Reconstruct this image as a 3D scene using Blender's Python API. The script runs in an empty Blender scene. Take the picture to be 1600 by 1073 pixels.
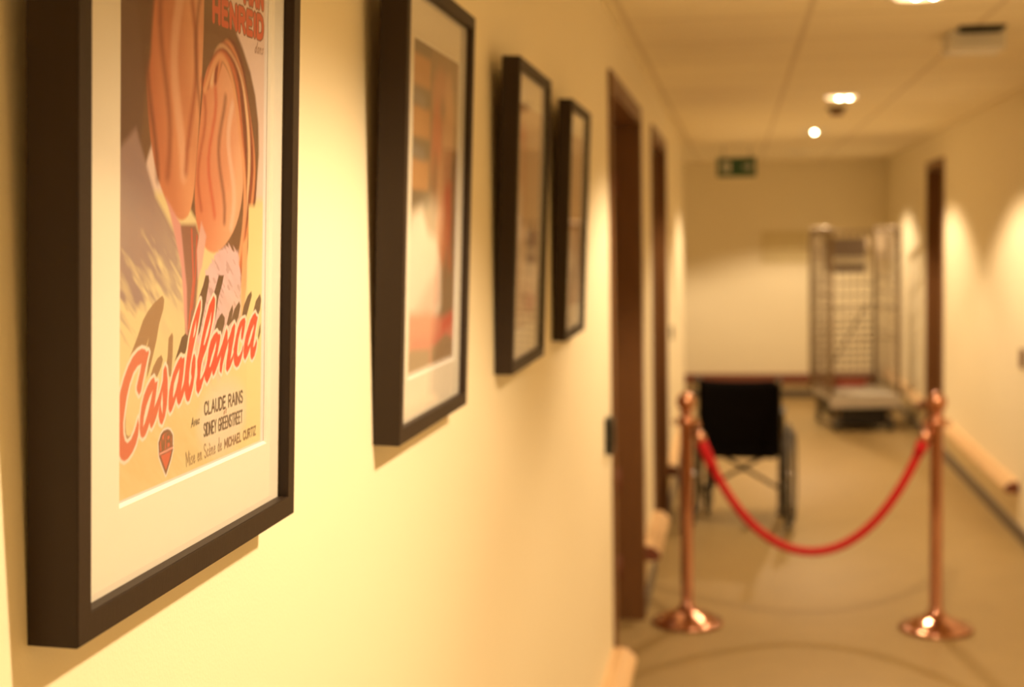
import bpy, bmesh, math, random
import numpy as np
from mathutils import Vector, Matrix
random.seed(7)

# ------------------------------------------------------------------ camera
S = bpy.context.scene
col = S.collection
PI = math.pi
FPX, EYE = 2222.0, 1.65
d1 = Vector((350.0, 170.5, -FPX)).normalized()           # corridor direction seen from the camera
upv = Vector((-.0044, 1, 0)); upv = (upv - upv.dot(d1)*d1).normalized()
rt = d1.cross(upv)
cam_data = bpy.data.cameras.new('camera')
cam_data.sensor_width = 36.0
cam_data.lens = FPX/1600*36
cam_data.clip_start = .02
cam_data.dof.use_dof = True
cam_data.dof.focus_distance = 1.03
cam_data.dof.aperture_fstop = 5.9
cam_data.dof.aperture_blades = 0
cam = bpy.data.objects.new('camera', cam_data); col.objects.link(cam)
Rm = Matrix((rt, d1, upv))                               # rows: world axes in camera space
cam.matrix_world = Matrix.Translation((0, 0, EYE)) @ Rm.to_4x4()
S.camera = cam

# ------------------------------------------------------------------ world, exposure
w = bpy.data.worlds.new('world'); S.world = w; w.use_nodes = True
w.node_tree.nodes['Background'].inputs[0].default_value = (1, .62, .3, 1)
w.node_tree.nodes['Background'].inputs[1].default_value = .02
S.view_settings.view_transform = 'Standard'; S.view_settings.look = 'None'
S.view_settings.gamma = 1; S.view_settings.use_curve_mapping = False
S.view_settings.exposure = 1.16
LIGHT_COL = (1.0, .745, .46)
SPOT_W = 50.0
LIGHT_Y = [-1.6, 1.32, 4.5, 7.75, 10.33, 12.95]
LIGHT_X = .55
CEIL = 2.37
XL, XR, YB, YE = -.405, 1.49, -3.0, 14.55

# ------------------------------------------------------------------ materials
def mat(name, rgb, rough=.5, metal=0, noise=0, nscale=20, bump=0, bscale=200, coat=0, spec=.5, stretch=(1, 1, 1)):
    m = bpy.data.materials.new(name); m.use_nodes = True
    nt = m.node_tree; b = nt.nodes['Principled BSDF']
    b.inputs['Base Color'].default_value = (*rgb, 1)
    b.inputs['Roughness'].default_value = rough
    b.inputs['Metallic'].default_value = metal
    b.inputs['Coat Weight'].default_value = coat
    b.inputs['Specular IOR Level'].default_value = spec
    tc = nt.nodes.new('ShaderNodeTexCoord')
    mp = nt.nodes.new('ShaderNodeMapping'); mp.inputs['Scale'].default_value = stretch
    nt.links.new(tc.outputs['Object'], mp.inputs[0])
    if noise:
        n = nt.nodes.new('ShaderNodeTexNoise'); n.inputs['Scale'].default_value = nscale
        n.inputs['Detail'].default_value = 5
        nt.links.new(mp.outputs[0], n.inputs['Vector'])
        mx = nt.nodes.new('ShaderNodeMix'); mx.data_type = 'RGBA'
        mx.inputs[6].default_value = (*[c*(1-noise) for c in rgb], 1)
        mx.inputs[7].default_value = (*[min(1, c*(1+noise)) for c in rgb], 1)
        nt.links.new(n.outputs[0], mx.inputs[0]); nt.links.new(mx.outputs[2], b.inputs['Base Color'])
    if bump:
        n = nt.nodes.new('ShaderNodeTexNoise'); n.inputs['Scale'].default_value = bscale
        nt.links.new(mp.outputs[0], n.inputs['Vector'])
        bp = nt.nodes.new('ShaderNodeBump'); bp.inputs['Strength'].default_value = bump
        bp.inputs['Distance'].default_value = .002
        nt.links.new(n.outputs[0], bp.inputs['Height']); nt.links.new(bp.outputs[0], b.inputs['Normal'])
    return m
def emit(name, rgb, strength):
    m = bpy.data.materials.new(name); m.use_nodes = True
    b = m.node_tree.nodes['Principled BSDF']
    b.inputs['Base Color'].default_value = (*rgb, 1)
    b.inputs['Emission Color'].default_value = (*rgb, 1)
    b.inputs['Emission Strength'].default_value = strength
    return m
M = {}
M['wall'] = mat('painted_wall', (.95, .86, .64), .55, noise=.012, nscale=3, bump=.12, bscale=350, spec=.3)
M['casing'] = mat('door_wood', (.18, .078, .026), .42, noise=.25, nscale=9, stretch=(6, 6, .7))
M['rail'] = mat('rail_wood', (.78, .52, .28), .30, noise=.12, nscale=12, stretch=(4, .5, 4))
M['rail_dark'] = mat('rail_bracket', (.22, .07, .04), .5, noise=.1)
M['skirting'] = mat('skirting_vinyl', (.13, .10, .07), .5, noise=.1)
M['frame'] = mat('black_brown_frame', (.030, .018, .011), .5, noise=.15, nscale=30, bump=.15, bscale=500, stretch=(3, 3, .3), spec=.25)
M['mat'] = mat('mount_board', (.74, .70, .62), .8, noise=.01, nscale=50)
M['bevel'] = mat('mount_bevel', (.9, .9, .86), .8)
M['black'] = mat('black_plastic', (.012, .011, .010), .4)
M['nylon'] = mat('black_nylon', (.005, .004, .004), .85, noise=.2, nscale=200, spec=.08)
M['rubber'] = mat('grey_rubber', (.06, .055, .05), .7)
M['frame_metal'] = mat('dark_painted_steel', (.10, .085, .07), .35, .6)
M['chrome'] = mat('chrome', (.75, .73, .70), .2, 1)
M['zinc'] = mat('zinc_wire', (.36, .28, .19), .4, .6, noise=.1, nscale=30)
M['brass'] = mat('copper_brass', (.52, .26, .17), .10, 1)
M['brass_top'] = mat('copper_brass_brushed', (.62, .31, .19), .21, 1)
M['brass_base'] = mat('copper_brass_base', (.55, .275, .175), .14, 1)
M['red'] = mat('red_velvet', (.60, .004, .010), .7, noise=.15, nscale=150, bump=.3, bscale=600)
M['redbar'] = mat('red_plastic', (.40, .06, .035), .5)
M['white'] = mat('white_plastic', (.78, .75, .68), .4)
M['bulb'] = emit('bulb_glow', (1, .76, .44), 22)
M['ring'] = emit('glass_ring_glow', (1, .74, .42), .7)
M['reflector'] = mat('lamp_reflector', (.8, .78, .74), .2, 1)
M['green'] = mat('exit_green', (.015, .075, .03), .5)
M['signwhite'] = mat('sign_white', (.75, .72, .62), .5)
M['board'] = mat('notice_board', (.80, .70, .43), .7, noise=.08, nscale=8)
M['lilac'] = mat('lilac_grey_card', (.30, .25, .24), .6)
M['steelplate'] = mat('switch_plate', (.20, .19, .15), .4, .5)
M['brown'] = mat('brown_plastic', (.20, .09, .045), .5)

# ceiling: 600 mm tiles in a T-bar grid
def grid_material():
    m = mat('ceiling_tile', (.95, .86, .64), .9, noise=.02, nscale=2, bump=.3, bscale=300)
    nt = m.node_tree; b = nt.nodes['Principled BSDF']
    src = b.inputs['Base Color'].links[0].from_socket
    tc = nt.nodes.new('ShaderNodeTexCoord'); sp = nt.nodes.new('ShaderNodeSeparateXYZ')
    nt.links.new(tc.outputs['Object'], sp.inputs[0])
    def line(sock, off):
        a = nt.nodes.new('ShaderNodeMath'); a.operation = 'ADD'; a.inputs[1].default_value = off + 60
        nt.links.new(sock, a.inputs[0])
        c = nt.nodes.new('ShaderNodeMath'); c.operation = 'MODULO'; c.inputs[1].default_value = .6
        nt.links.new(a.outputs[0], c.inputs[0])
        e = nt.nodes.new('ShaderNodeMath'); e.operation = 'LESS_THAN'; e.inputs[1].default_value = .020
        nt.links.new(c.outputs[0], e.inputs[0])
        return e.outputs[0]
    mx = nt.nodes.new('ShaderNodeMath'); mx.operation = 'MAXIMUM'
    nt.links.new(line(sp.outputs[0], -.23), mx.inputs[0]); nt.links.new(line(sp.outputs[1], -.05), mx.inputs[1])
    mi = nt.nodes.new('ShaderNodeMix'); mi.data_type = 'RGBA'
    nt.links.new(mx.outputs[0], mi.inputs[0]); nt.links.new(src, mi.inputs[6])
    mi.inputs[7].default_value = (.77, .67, .48, 1)
    nt.links.new(mi.outputs[2], b.inputs['Base Color'])
    return m
M['ceiling'] = grid_material()
M['floor'] = mat('vinyl_floor', (.40, .28, .12), .42, noise=.10, nscale=4, bump=.1, bscale=120, spec=.25)

def glass_material():
    m = bpy.data.materials.new('picture_glass'); m.use_nodes = True
    nt = m.node_tree; nt.nodes.clear()
    out = nt.nodes.new('ShaderNodeOutputMaterial'); mix = nt.nodes.new('ShaderNodeMixShader')
    tr = nt.nodes.new('ShaderNodeBsdfTransparent'); gl = nt.nodes.new('ShaderNodeBsdfGlossy')
    gl.inputs['Roughness'].default_value = .01; gl.inputs['Color'].default_value = (1, 1, 1, 1)
    fr = nt.nodes.new('ShaderNodeFresnel'); geo = nt.nodes.new('ShaderNodeNewGeometry')
    mm = nt.nodes.new('ShaderNodeMath'); mm.operation = 'MULTIPLY_ADD'
    mm.inputs[1].default_value = -(1.45-1/1.45); mm.inputs[2].default_value = 1.45
    nt.links.new(geo.outputs['Backfacing'], mm.inputs[0]); nt.links.new(mm.outputs[0], fr.inputs['IOR'])
    nt.links.new(fr.outputs[0], mix.inputs[0]); nt.links.new(tr.outputs[0], mix.inputs[1])
    nt.links.new(gl.outputs[0], mix.inputs[2]); nt.links.new(mix.outputs[0], out.inputs[0])
    return m
M['glass'] = glass_material()

# ------------------------------------------------------------------ mesh helpers
def bm_new(): return bmesh.new()
def box(bm, x0, x1, y0, y1, z0, z1, bev=0, mi=0):
    vs = [bm.verts.new((x, y, z)) for x in (x0, x1) for y in (y0, y1) for z in (z0, z1)]
    q = [(0, 1, 3, 2), (4, 6, 7, 5), (0, 4, 5, 1), (2, 3, 7, 6), (0, 2, 6, 4), (1, 5, 7, 3)]
    fs = [bm.faces.new([vs[i] for i in f]) for f in q]
    for f in fs: f.material_index = mi
    if bev:
        es = list({e for f in fs for e in f.edges})
        r = bmesh.ops.bevel(bm, geom=es, offset=bev, segments=2, affect='EDGES', profile=.6)
        for f in r['faces']: f.material_index = mi
def tube(bm, pts, r, n=12, closed=False, mi=0, cap=True):
    pts = [Vector(p) for p in pts]; N = len(pts); rings = []
    rr = r if isinstance(r, (list, tuple)) else [r]*N
    prev = None
    for i, p in enumerate(pts):
        if closed: t = pts[(i+1) % N]-pts[i-1]
        else: t = pts[min(i+1, N-1)]-pts[max(i-1, 0)]
        t.normalize()
        if prev is None:
            a = Vector((0, 0, 1)) if abs(t.z) < .9 else Vector((1, 0, 0))
            u = t.cross(a).normalized()
        else: u = (prev - prev.dot(t)*t).normalized()
        prev = u; v = t.cross(u)
        rings.append([bm.verts.new(p + (u*math.cos(k*2*PI/n)+v*math.sin(k*2*PI/n))*rr[i]) for k in range(n)])
    for i in range(N if closed else N-1):
        a, b = rings[i], rings[(i+1) % N]
        for k in range(n):
            f = bm.faces.new((a[k], a[(k+1) % n], b[(k+1) % n], b[k])); f.smooth = True; f.material_index = mi
    if not closed and cap:
        f = bm.faces.new(rings[0][::-1]); f.material_index = mi
        f = bm.faces.new(rings[-1]); f.material_index = mi
def lathe(bm, prof, c=(0, 0, 0), n=40, mi=0):
    rings = []
    for r, z in prof:
        if r < 1e-5: rings.append([bm.verts.new((c[0], c[1], c[2]+z))])
        else: rings.append([bm.verts.new((c[0]+r*math.cos(k*2*PI/n), c[1]+r*math.sin(k*2*PI/n), c[2]+z)) for k in range(n)])
    for a, b in zip(rings, rings[1:]):
        for k in range(n):
            va = [a[0]] if len(a) == 1 else [a[k], a[(k+1) % n]]
            vb = [b[0]] if len(b) == 1 else [b[(k+1) % n], b[k]]
            if len(va)+len(vb) > 2:
                f = bm.faces.new(va+vb); f.smooth = True; f.material_index = mi
def prism(bm, poly, axis, a, b, mi=0):
    # poly: list of (p, q); extruded along axis 'x' (p=y,q=z), 'y' (p=x,q=z) or 'z'
    def P(p, q, t): return {'x': (t, p, q), 'y': (p, t, q), 'z': (p, q, t)}[axis]
    A = [bm.verts.new(P(p, q, a)) for p, q in poly]; B = [bm.verts.new(P(p, q, b)) for p, q in poly]
    n = len(poly)
    fs = [bm.faces.new(A[::-1]), bm.faces.new(B)]
    for k in range(n): fs.append(bm.faces.new((A[k], A[(k+1) % n], B[(k+1) % n], B[k])))
    for f in fs: f.material_index = mi
def obj(name, bm, mats, parent=None, fix=True):
    if fix: bmesh.ops.recalc_face_normals(bm, faces=bm.faces[:])
    me = bpy.data.meshes.new(name); bm.to_mesh(me); bm.free()
    for m in (mats if isinstance(mats, (list, tuple)) else [mats]): me.materials.append(m)
    o = bpy.data.objects.new(name, me); col.objects.link(o)
    if parent: o.parent = parent
    return o
def tag(o, label, cat, group=None, kind=None):
    o['label'] = label; o['category'] = cat
    if group: o['group'] = group
    if kind: o['kind'] = kind
    return o
def thing(name, label, cat, loc=(0, 0, 0), rot=(0, 0, 0), group=None):
    o = bpy.data.objects.new(name, None); col.objects.link(o)
    o.location = loc; o.rotation_euler = rot; o.empty_display_size = .05
    return tag(o, label, cat, group)
def struct(name, bm, m, label, cat):
    o = obj(name, bm, m); return tag(o, label, cat, kind='structure')
def copy_tree(o, parent=None):
    c = o.copy(); col.objects.link(c)
    if parent: c.parent = parent; c.matrix_parent_inverse = o.matrix_parent_inverse.copy()
    for ch in [k for k in S.objects if k.parent == o]: copy_tree(ch, c)
    return c

# ------------------------------------------------------------------ room shell
PX = -2.6                                                # side passage at the far end opens to the left
YC = 11.25
T = .16
bm = bm_new(); box(bm, PX-.2, XR+.3, YB-.2, YE+.2, -.1, 0)
struct('floor', bm, M['floor'], 'brown vinyl corridor floor', 'floor')
bm = bm_new(); box(bm, PX-.2, XR+.3, YB-.2, YE+.2, CEIL, CEIL+.1)
struct('ceiling', bm, M['ceiling'], 'suspended tile ceiling of the corridor', 'ceiling')
DH = 2.15
doorsL = [(4.64, 6.06), (6.98, 8.25)]
bm = bm_new(); y = YB
for a, b in doorsL:
    box(bm, XL-T, XL, y, a, 0, CEIL); box(bm, XL-T, XL, a, b, DH, CEIL); y = b
box(bm, XL-T, XL, y, YC, 0, CEIL)
struct('wall_left', bm, M['wall'], 'cream wall on the left carrying the framed pictures', 'wall')
bm = bm_new(); box(bm, XR, XR+T, YB, 10.73, 0, CEIL)
box(bm, XR, XR+T, 10.73, 11.6, DH, CEIL); box(bm, XR, XR+T, 11.6, YE, 0, CEIL)
struct('wall_right', bm, M['wall'], 'cream wall on the right with scallops of light', 'wall')
bm = bm_new(); box(bm, PX-T, XR+T, YE, YE+T, 0, CEIL)
struct('wall_back', bm, M['wall'], 'cream end wall of the corridor', 'wall')
bm = bm_new(); box(bm, XL-T, XR+T, YB-T, YB, 0, CEIL)
struct('wall_front', bm, M['wall'], 'cream wall behind the camera', 'wall')
bm = bm_new(); box(bm, PX, XL-T, YC-T, YC, 0, CEIL); box(bm, PX-T, PX, YC-T, YE, 0, CEIL)
struct('wall_side', bm, M['wall'], 'walls of the side passage at the far left', 'wall')

def door(name, x, side, a, b, label, hinges):
    # side -1: left wall, +1: right wall; recess lined in dark wood, leaf at its back
    o = bpy.data.objects.new(name, None); col.objects.link(o); o.location = (x, (a+b)/2, 0)
    tag(o, label, 'door', kind='structure'); L = (b-a)/2
    X = lambda d: side*d
    bx = lambda bm, d0, d1_, *r: box(bm, min(X(d0), X(d1_)), max(X(d0), X(d1_)), *r)
    bm = bm_new(); bx(bm, -.006, T-.002, -L, -L+.03, 0, DH); bx(bm, -.006, T-.002, L-.03, L, 0, DH)
    bx(bm, -.006, T-.002, -L+.03, L-.03, DH-.03, DH)
    bx(bm, -.012, 0, -L-.035, -L+.012, 0, DH+.035); bx(bm, -.012, 0, L-.012, L+.02, 0, DH+.035); bx(bm, -.012, 0, -L+.012, L-.012, DH-.012, DH+.035)
    obj('door_casing', bm, M['casing'], o)
    bm = bm_new(); bx(bm, T-.05, T-.005, -L+.033, L-.033, .008, DH-.033, .003)
    lf = obj('door_leaf', bm, M['casing'], o)
    bm = bm_new()
    tube(bm, [(X(T-.05), -L+.12, 1.02), (X(T-.10), -L+.12, 1.02), (X(T-.10), -L+.24, 1.02)], .010)
    bx(bm, T-.056, T-.049, -L+.09, -L+.15, .92, 1.12)
    obj('door_handle', bm, M['chrome'], lf)
    if hinges:
        for z in (.23, .61, 1.87):
            bm = bm_new(); tube(bm, [(X(.10), L-.034, z-.05), (X(.10), L-.034, z+.05)], .012)
            obj('hinge', bm, M['rail_dark'], o)
    return o
door('door_1', XL, -1, *doorsL[0], 'nearest dark wooden door set into the left wall', True)
door('door_2', XL, -1, *doorsL[1], 'second dark wooden door along the left wall', False)
door('door_3', XR, 1, 10.73, 11.6, 'dark wooden door in the right wall beyond the rope', False)

# skirting
def skirt(name, segs, label):
    bm = bm_new()
    for s in segs: box(bm, *s, 0, .075, .003)
    struct(name, bm, M['skirting'], label, 'baseboard')
skirt('baseboard_left', [(XL, XL+.012, YB, 4.60), (XL, XL+.012, 6.09, 6.94), (XL, XL+.012, 8.28, YC)], 'dark skirting along the left wall')
skirt('baseboard_right', [(XR-.012, XR, YB, 10.69), (XR-.012, XR, 11.63, YE)], 'dark skirting along the right wall')
skirt('baseboard_back', [(PX, XR-.012, YE-.012, YE)], 'dark skirting along the end wall')

# crash rails: rounded timber profile on a recessed dark backing
RZ0, RZ1, RD = .242, .305, .078
def rail(idx, side, a, b, label, big=True):
    x = XL if side < 0 else XR
    o = bpy.data.objects.new('trim_%d' % idx, None); col.objects.link(o); o.location = (x, a, RZ0)
    tag(o, label, 'handrail', kind='structure'); H = RZ1-RZ0
    prof = [(0, .004), (.60, 0), (.88, .12), (1, .30), (1, .42), (.93, .60), (.62, .93), (.50, 1), (0, 1)]
    bm = bm_new(); prism(bm, [(-side*p*RD, q*H) for p, q in prof], 'y', .014, b-a-.014)
    obj('timber_rail', bm, M['rail'], o)
    for y0, y1 in ((0, .014), (b-a-.014, b-a)):
        bm = bm_new(); prism(bm, [(-side*p*(RD-.001), .001+q*(H-.002)) for p, q in prof], 'y', y0, y1)
        obj('end_cap', bm, M['rail_dark'], o)
rail(1, -1, -2.9, 4.59, 'pale wooden bumper rail under the pictures')
rail(2, -1, 6.10, 6.93, 'short pale bumper rail between the two left doors')
rail(3, -1, 8.29, YC-.02, 'pale bumper rail beyond the second left door')
rail(4, 1, 7.85, 10.68, 'long pale bumper rail along the right wall')
rail(5, 1, 11.65, YE-.05, 'pale bumper rail beside the roll cage')
bm = bm_new(); box(bm, PX+.02, XR-.1, YE-.05, YE, .14, .24, .006)
struct('trim_7', bm, M['rail_dark'], 'dark brown bumper strip across the end wall', 'handrail')

# ------------------------------------------------------------------ downlights
def downlight(y, bulbs=2, x=LIGHT_X, power=SPOT_W):
    t = thing('downlight', '', 'ceiling light', (x, y, CEIL), group='recessed downlights along the corridor ceiling')
    bm = bm_new(); lathe(bm, [(.078, .0), (.078, -.004), (.088, -.007), (.098, -.004), (.10, .0)])
    obj('trim_ring', bm, M['white'], t)
    if bulbs > 1: bm = bm_new(); lathe(bm, [(.060, -.003), (.074, -.003), (.080, -.010), (.074, -.017), (.060, -.014), (.058, -.008), (.060, -.003)])
    if bulbs > 1: obj('glass_ring', bm, M['ring'], t)
    bm = bm_new(); lathe(bm, [(.0, -.001), (.06, -.001), (.062, -.0045), (.0, -.0035)])
    obj('reflector', bm, M['reflector'], t)
    for s in ((), (0,), (-1, 1))[bulbs]:
        bm = bm_new(); lathe(bm, [(0, -.022), (.008, -.020), (.013, -.014), (.013, -.004), (0, -.004)], (s*.026+.016*abs(s), 0, 0), 16)
        obj('bulb', bm, M['bulb'], t)
    ld = bpy.data.lights.new('downlight_lamp', 'SPOT'); ld.energy = power; ld.color = LIGHT_COL
    ld.spot_size = math.radians(130); ld.spot_blend = .30; ld.shadow_soft_size = .035
    lo = bpy.data.objects.new('lamp_light', ld); col.objects.link(lo); lo.parent = t; lo.location = (0, 0, -.055)
    return t
LBL = ['recessed downlight behind the camera', 'recessed downlight above the framed pictures', 'largest recessed downlight, cut by the top of the photo',
       'recessed downlight with two bright spots, next one beyond the dark ceiling vent', 'small recessed downlight with one bright dot, beyond the smoke detector', 'farthest recessed downlight near the end wall, with no bright dot showing']
for y, l, b in zip(LIGHT_Y, LBL, (2, 2, 2, 2, 1, 0)): downlight(y, b)['label'] = l
downlight(12.9, 2, -1.55, 20)['label'] = 'added unseen downlight in the side passage, brightening the end wall'  # lamp added out of view to lift the light on the end wall

# ------------------------------------------------------------------ printed artwork, painted as vertex colours on the prints
def lin(c):
    c = np.asarray(c, float)/255
    return np.where(c <= .04045, c/12.92, ((c+.055)/1.055)**2.4)
WHITE = lin((252, 236, 176))
def alb(c): return np.clip(lin(c)/WHITE*.68, .004, .88)  # print colour -> reflectance (warm light divided out)
class Paint:
    def __init__(s, u0, u1, v0, v1, du, dv, base, seed=1):
        s.us = np.arange(u0, u1+du*.5, du); s.vs = np.arange(v0, v1+dv*.5, dv)
        s.U, s.V = np.meshgrid(s.us, s.vs); s.px = max(du, dv)
        s.rng = np.random.RandomState(seed)
        s.c = np.ones(s.U.shape+(3,))*alb(base)
    def noise(s, su, sv, ang=0):
        a = math.radians(ang); x = (s.U*math.cos(a)+s.V*math.sin(a))/su+500; y = (-s.U*math.sin(a)+s.V*math.cos(a))/sv+500
        t = s.rng.rand(64, 64); xi = np.floor(x).astype(int); yi = np.floor(y).astype(int)
        fx = x-xi; fy = y-yi; fx = fx*fx*(3-2*fx); fy = fy*fy*(3-2*fy)
        g = lambda i, j: t[j % 64, i % 64]
        return (g(xi, yi)*(1-fx)+g(xi+1, yi)*fx)*(1-fy)+(g(xi, yi+1)*(1-fx)+g(xi+1, yi+1)*fx)*fy
    def mixin(s, c, a, sl=None):
        c = alb(c) if not isinstance(c, np.ndarray) else c
        if sl is None: s.c[:] = s.c*(1-a[..., None])+c*a[..., None]
        else: s.c[sl] = s.c[sl]*(1-a[..., None])+c*a[..., None]
    def sl(s, pts, pad):
        p = np.array(pts); a, b = p.min(0)-pad, p.max(0)+pad
        i0, i1 = np.searchsorted(s.us, [a[0], b[0]]); j0, j1 = np.searchsorted(s.vs, [a[1], b[1]])
        return (slice(j0, j1), slice(i0, i1))
    def polysd(s, pts, sl):
        U, V = s.U[sl], s.V[sl]; d = np.full(U.shape, 1e9); ins = np.zeros(U.shape, bool)
        n = len(pts)
        for k in range(n):
            (x0, y0), (x1, y1) = pts[k], pts[(k+1) % n]
            ex, ey = x1-x0, y1-y0; q = ex*ex+ey*ey+1e-12
            t = np.clip(((U-x0)*ex+(V-y0)*ey)/q, 0, 1)
            d = np.minimum(d, np.hypot(U-x0-t*ex, V-y0-t*ey))
            if y0 != y1:
                c = ((y0 > V) != (y1 > V)) & (U < (x1-x0)*(V-y0)/(y1-y0)+x0); ins ^= c
        return np.where(ins, -d, d)
    def poly(s, pts, c, grow=0, soft=None, op=1.0):
        soft = soft or s.px*.6; sl = s.sl(pts, grow+soft*2)
        d = s.polysd(pts, sl)-grow
        a = np.clip(.5-d/(2*soft), 0, 1)*op; s.mixin(c if not callable(c) else c(sl), a, sl)
    def line(s, pts, r, c, soft=None, op=1.0, r2=None):
        soft = soft or s.px*.5; sl = s.sl(pts, r+soft*2); U, V = s.U[sl], s.V[sl]; d = np.full(U.shape, 1e9)
        for (x0, y0), (x1, y1) in zip(pts, pts[1:]):
            ex, ey = x1-x0, y1-y0; q = ex*ex+ey*ey+1e-12
            t = np.clip(((U-x0)*ex+(V-y0)*ey)/q, 0, 1); d = np.minimum(d, np.hypot(U-x0-t*ex, V-y0-t*ey))
        s.mixin(c, np.clip(.5-(d-r)/(2*soft), 0, 1)*op, sl)
    def mesh(s, name, x, material, parent):
        nu, nv = len(s.us), len(s.vs)
        co = np.stack([np.full(s.U.shape, x), s.U/1000, s.V/1000], -1).reshape(-1, 3)
        i = np.arange(nu*nv).reshape(nv, nu)
        f = np.stack([i[:-1, :-1], i[:-1, 1:], i[1:, 1:], i[1:, :-1]], -1).reshape(-1, 4)
        me = bpy.data.meshes.new(name)
        me.vertices.add(len(co)); me.vertices.foreach_set('co', co.ravel())
        me.loops.add(f.size); me.loops.foreach_set('vertex_index', f.ravel())
        me.polygons.add(len(f)); me.polygons.foreach_set('loop_start', np.arange(0, f.size, 4)); me.polygons.foreach_set('loop_total', np.full(len(f), 4))
        me.update(); me.validate()
        at = me.color_attributes.new('print', 'FLOAT_COLOR', 'POINT')
        at.data.foreach_set('color', np.concatenate([s.c.reshape(-1, 3), np.ones((nu*nv, 1))], 1).ravel())
        me.materials.append(material)
        o = bpy.data.objects.new(name, me); col.objects.link(o); o.parent = parent
        return o
pm = mat('printed_paper', (.8, .8, .8), .6, spec=.3)
an = pm.node_tree.nodes.new('ShaderNodeAttribute'); an.attribute_name = 'print'
pm.node_tree.links.new(an.outputs['Color'], pm.node_tree.nodes['Principled BSDF'].inputs['Base Color'])
M['print'] = pm

G = {  # stroke letters on a unit-height cell: width, polylines
'A': (.62, ['0,0 .31,1 .62,0', '.12,.36 .5,.36']), 'B': (.55, ['0,0 0,1 .35,1 .5,.88 .5,.64 .35,.53 0,.53', '.35,.53 .55,.4 .55,.13 .38,0 0,0']),
'C': (.52, ['.52,.8 .44,.96 .27,1 .1,.93 0,.7 0,.3 .1,.07 .27,0 .44,.04 .52,.2']), 'D': (.55, ['0,0 0,1 .28,1 .48,.88 .55,.62 .55,.38 .48,.12 .28,0 0,0']),
'E': (.45, ['.45,1 0,1 0,0 .45,0', '0,.52 .38,.52']), 'G': (.55, ['.53,.82 .44,.97 .27,1 .1,.93 0,.7 0,.3 .1,.07 .27,0 .46,.04 .55,.18 .55,.46 .32,.46']),
'H': (.52, ['0,0 0,1', '.52,0 .52,1', '0,.52 .52,.52']), 'I': (.0, ['0,0 0,1']), 'L': (.42, ['0,1 0,0 .42,0']),
'M': (.7, ['0,0 0,1 .35,.25 .7,1 .7,0']), 'N': (.55, ['0,0 0,1 .55,0 .55,1']), 'R': (.52, ['0,0 0,1 .34,1 .5,.88 .5,.64 .34,.5 0,.5', '.28,.5 .52,0']),
'S': (.48, ['.46,.86 .36,.98 .2,1 .05,.92 0,.76 .08,.6 .38,.44 .48,.28 .44,.08 .28,0 .12,.02 0,.16']), 'T': (.52, ['0,1 .52,1', '.26,1 .26,0']),
'U': (.52, ['0,1 0,.2 .1,.04 .26,0 .42,.04 .52,.2 .52,1']), 'Y': (.52, ['0,1 .26,.5 .52,1', '.26,.5 .26,0']), 'Z': (.5, ['0,1 .5,1 0,0 .5,0']),
'W': (.8, ['0,1 .2,0 .4,.7 .6,0 .8,1']),
'a': (.4, ['.38,.5 .2,.55 .02,.35 .02,.12 .14,0 .3,.1 .38,.5 .36,.1 .44,0']), 'c': (.34, ['.34,.45 .2,.55 .03,.38 0,.15 .12,0 .34,.1']),
'd': (.42, ['.36,.45 .2,.55 .02,.35 .02,.12 .14,0 .3,.1 .42,1 .36,.1 .44,0']), 'e': (.36, ['.02,.25 .3,.33 .3,.5 .16,.55 .02,.35 .02,.12 .14,0 .36,.12']),
'i': (.06, ['.0,.52 .04,0', '.02,.74 .03,.78']), 'n': (.42, ['0,.52 .03,0', '.03,.3 .2,.54 .34,.48 .34,.05 .42,0']), 's': (.3, ['.3,.48 .16,.55 .04,.42 .26,.2 .2,.02 0,.04']),
't': (.28, ['.12,.95 .1,.08 .2,0 .28,.06', '0,.6 .26,.62']), 'v': (.34, ['0,.55 .14,0 .34,.6']), 'è': (.36, ['.02,.25 .3,.33 .3,.5 .16,.55 .02,.35 .02,.12 .14,0 .36,.12', '.1,.9 .24,.72'])}
def write(P, text, bl, br, tl, r, c, op=1.0, slant=0.0, outline=None, gap=.22):
    tot = sum((G[ch][0] if ch != ' ' else .25)+gap for ch in text)-gap
    bl, br, tl = map(np.array, (bl, br, tl)); ex = (br-bl)/tot; ey = tl-bl
    strokes = []; x = 0
    for ch in text:
        if ch == ' ': x += .25+gap; continue
        wd, pls = G[ch]
        for pl in pls:
            pp = [tuple(map(float, q.split(','))) for q in pl.split()]
            strokes.append([tuple(bl+ex*(x+a+slant*b)+ey*b) for a, b in pp])
        x += wd+gap
    if outline:
        for st in strokes: P.line(st, r+outline[1], outline[0])
    for st in strokes: P.line(st, r, c, op=op)

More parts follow.
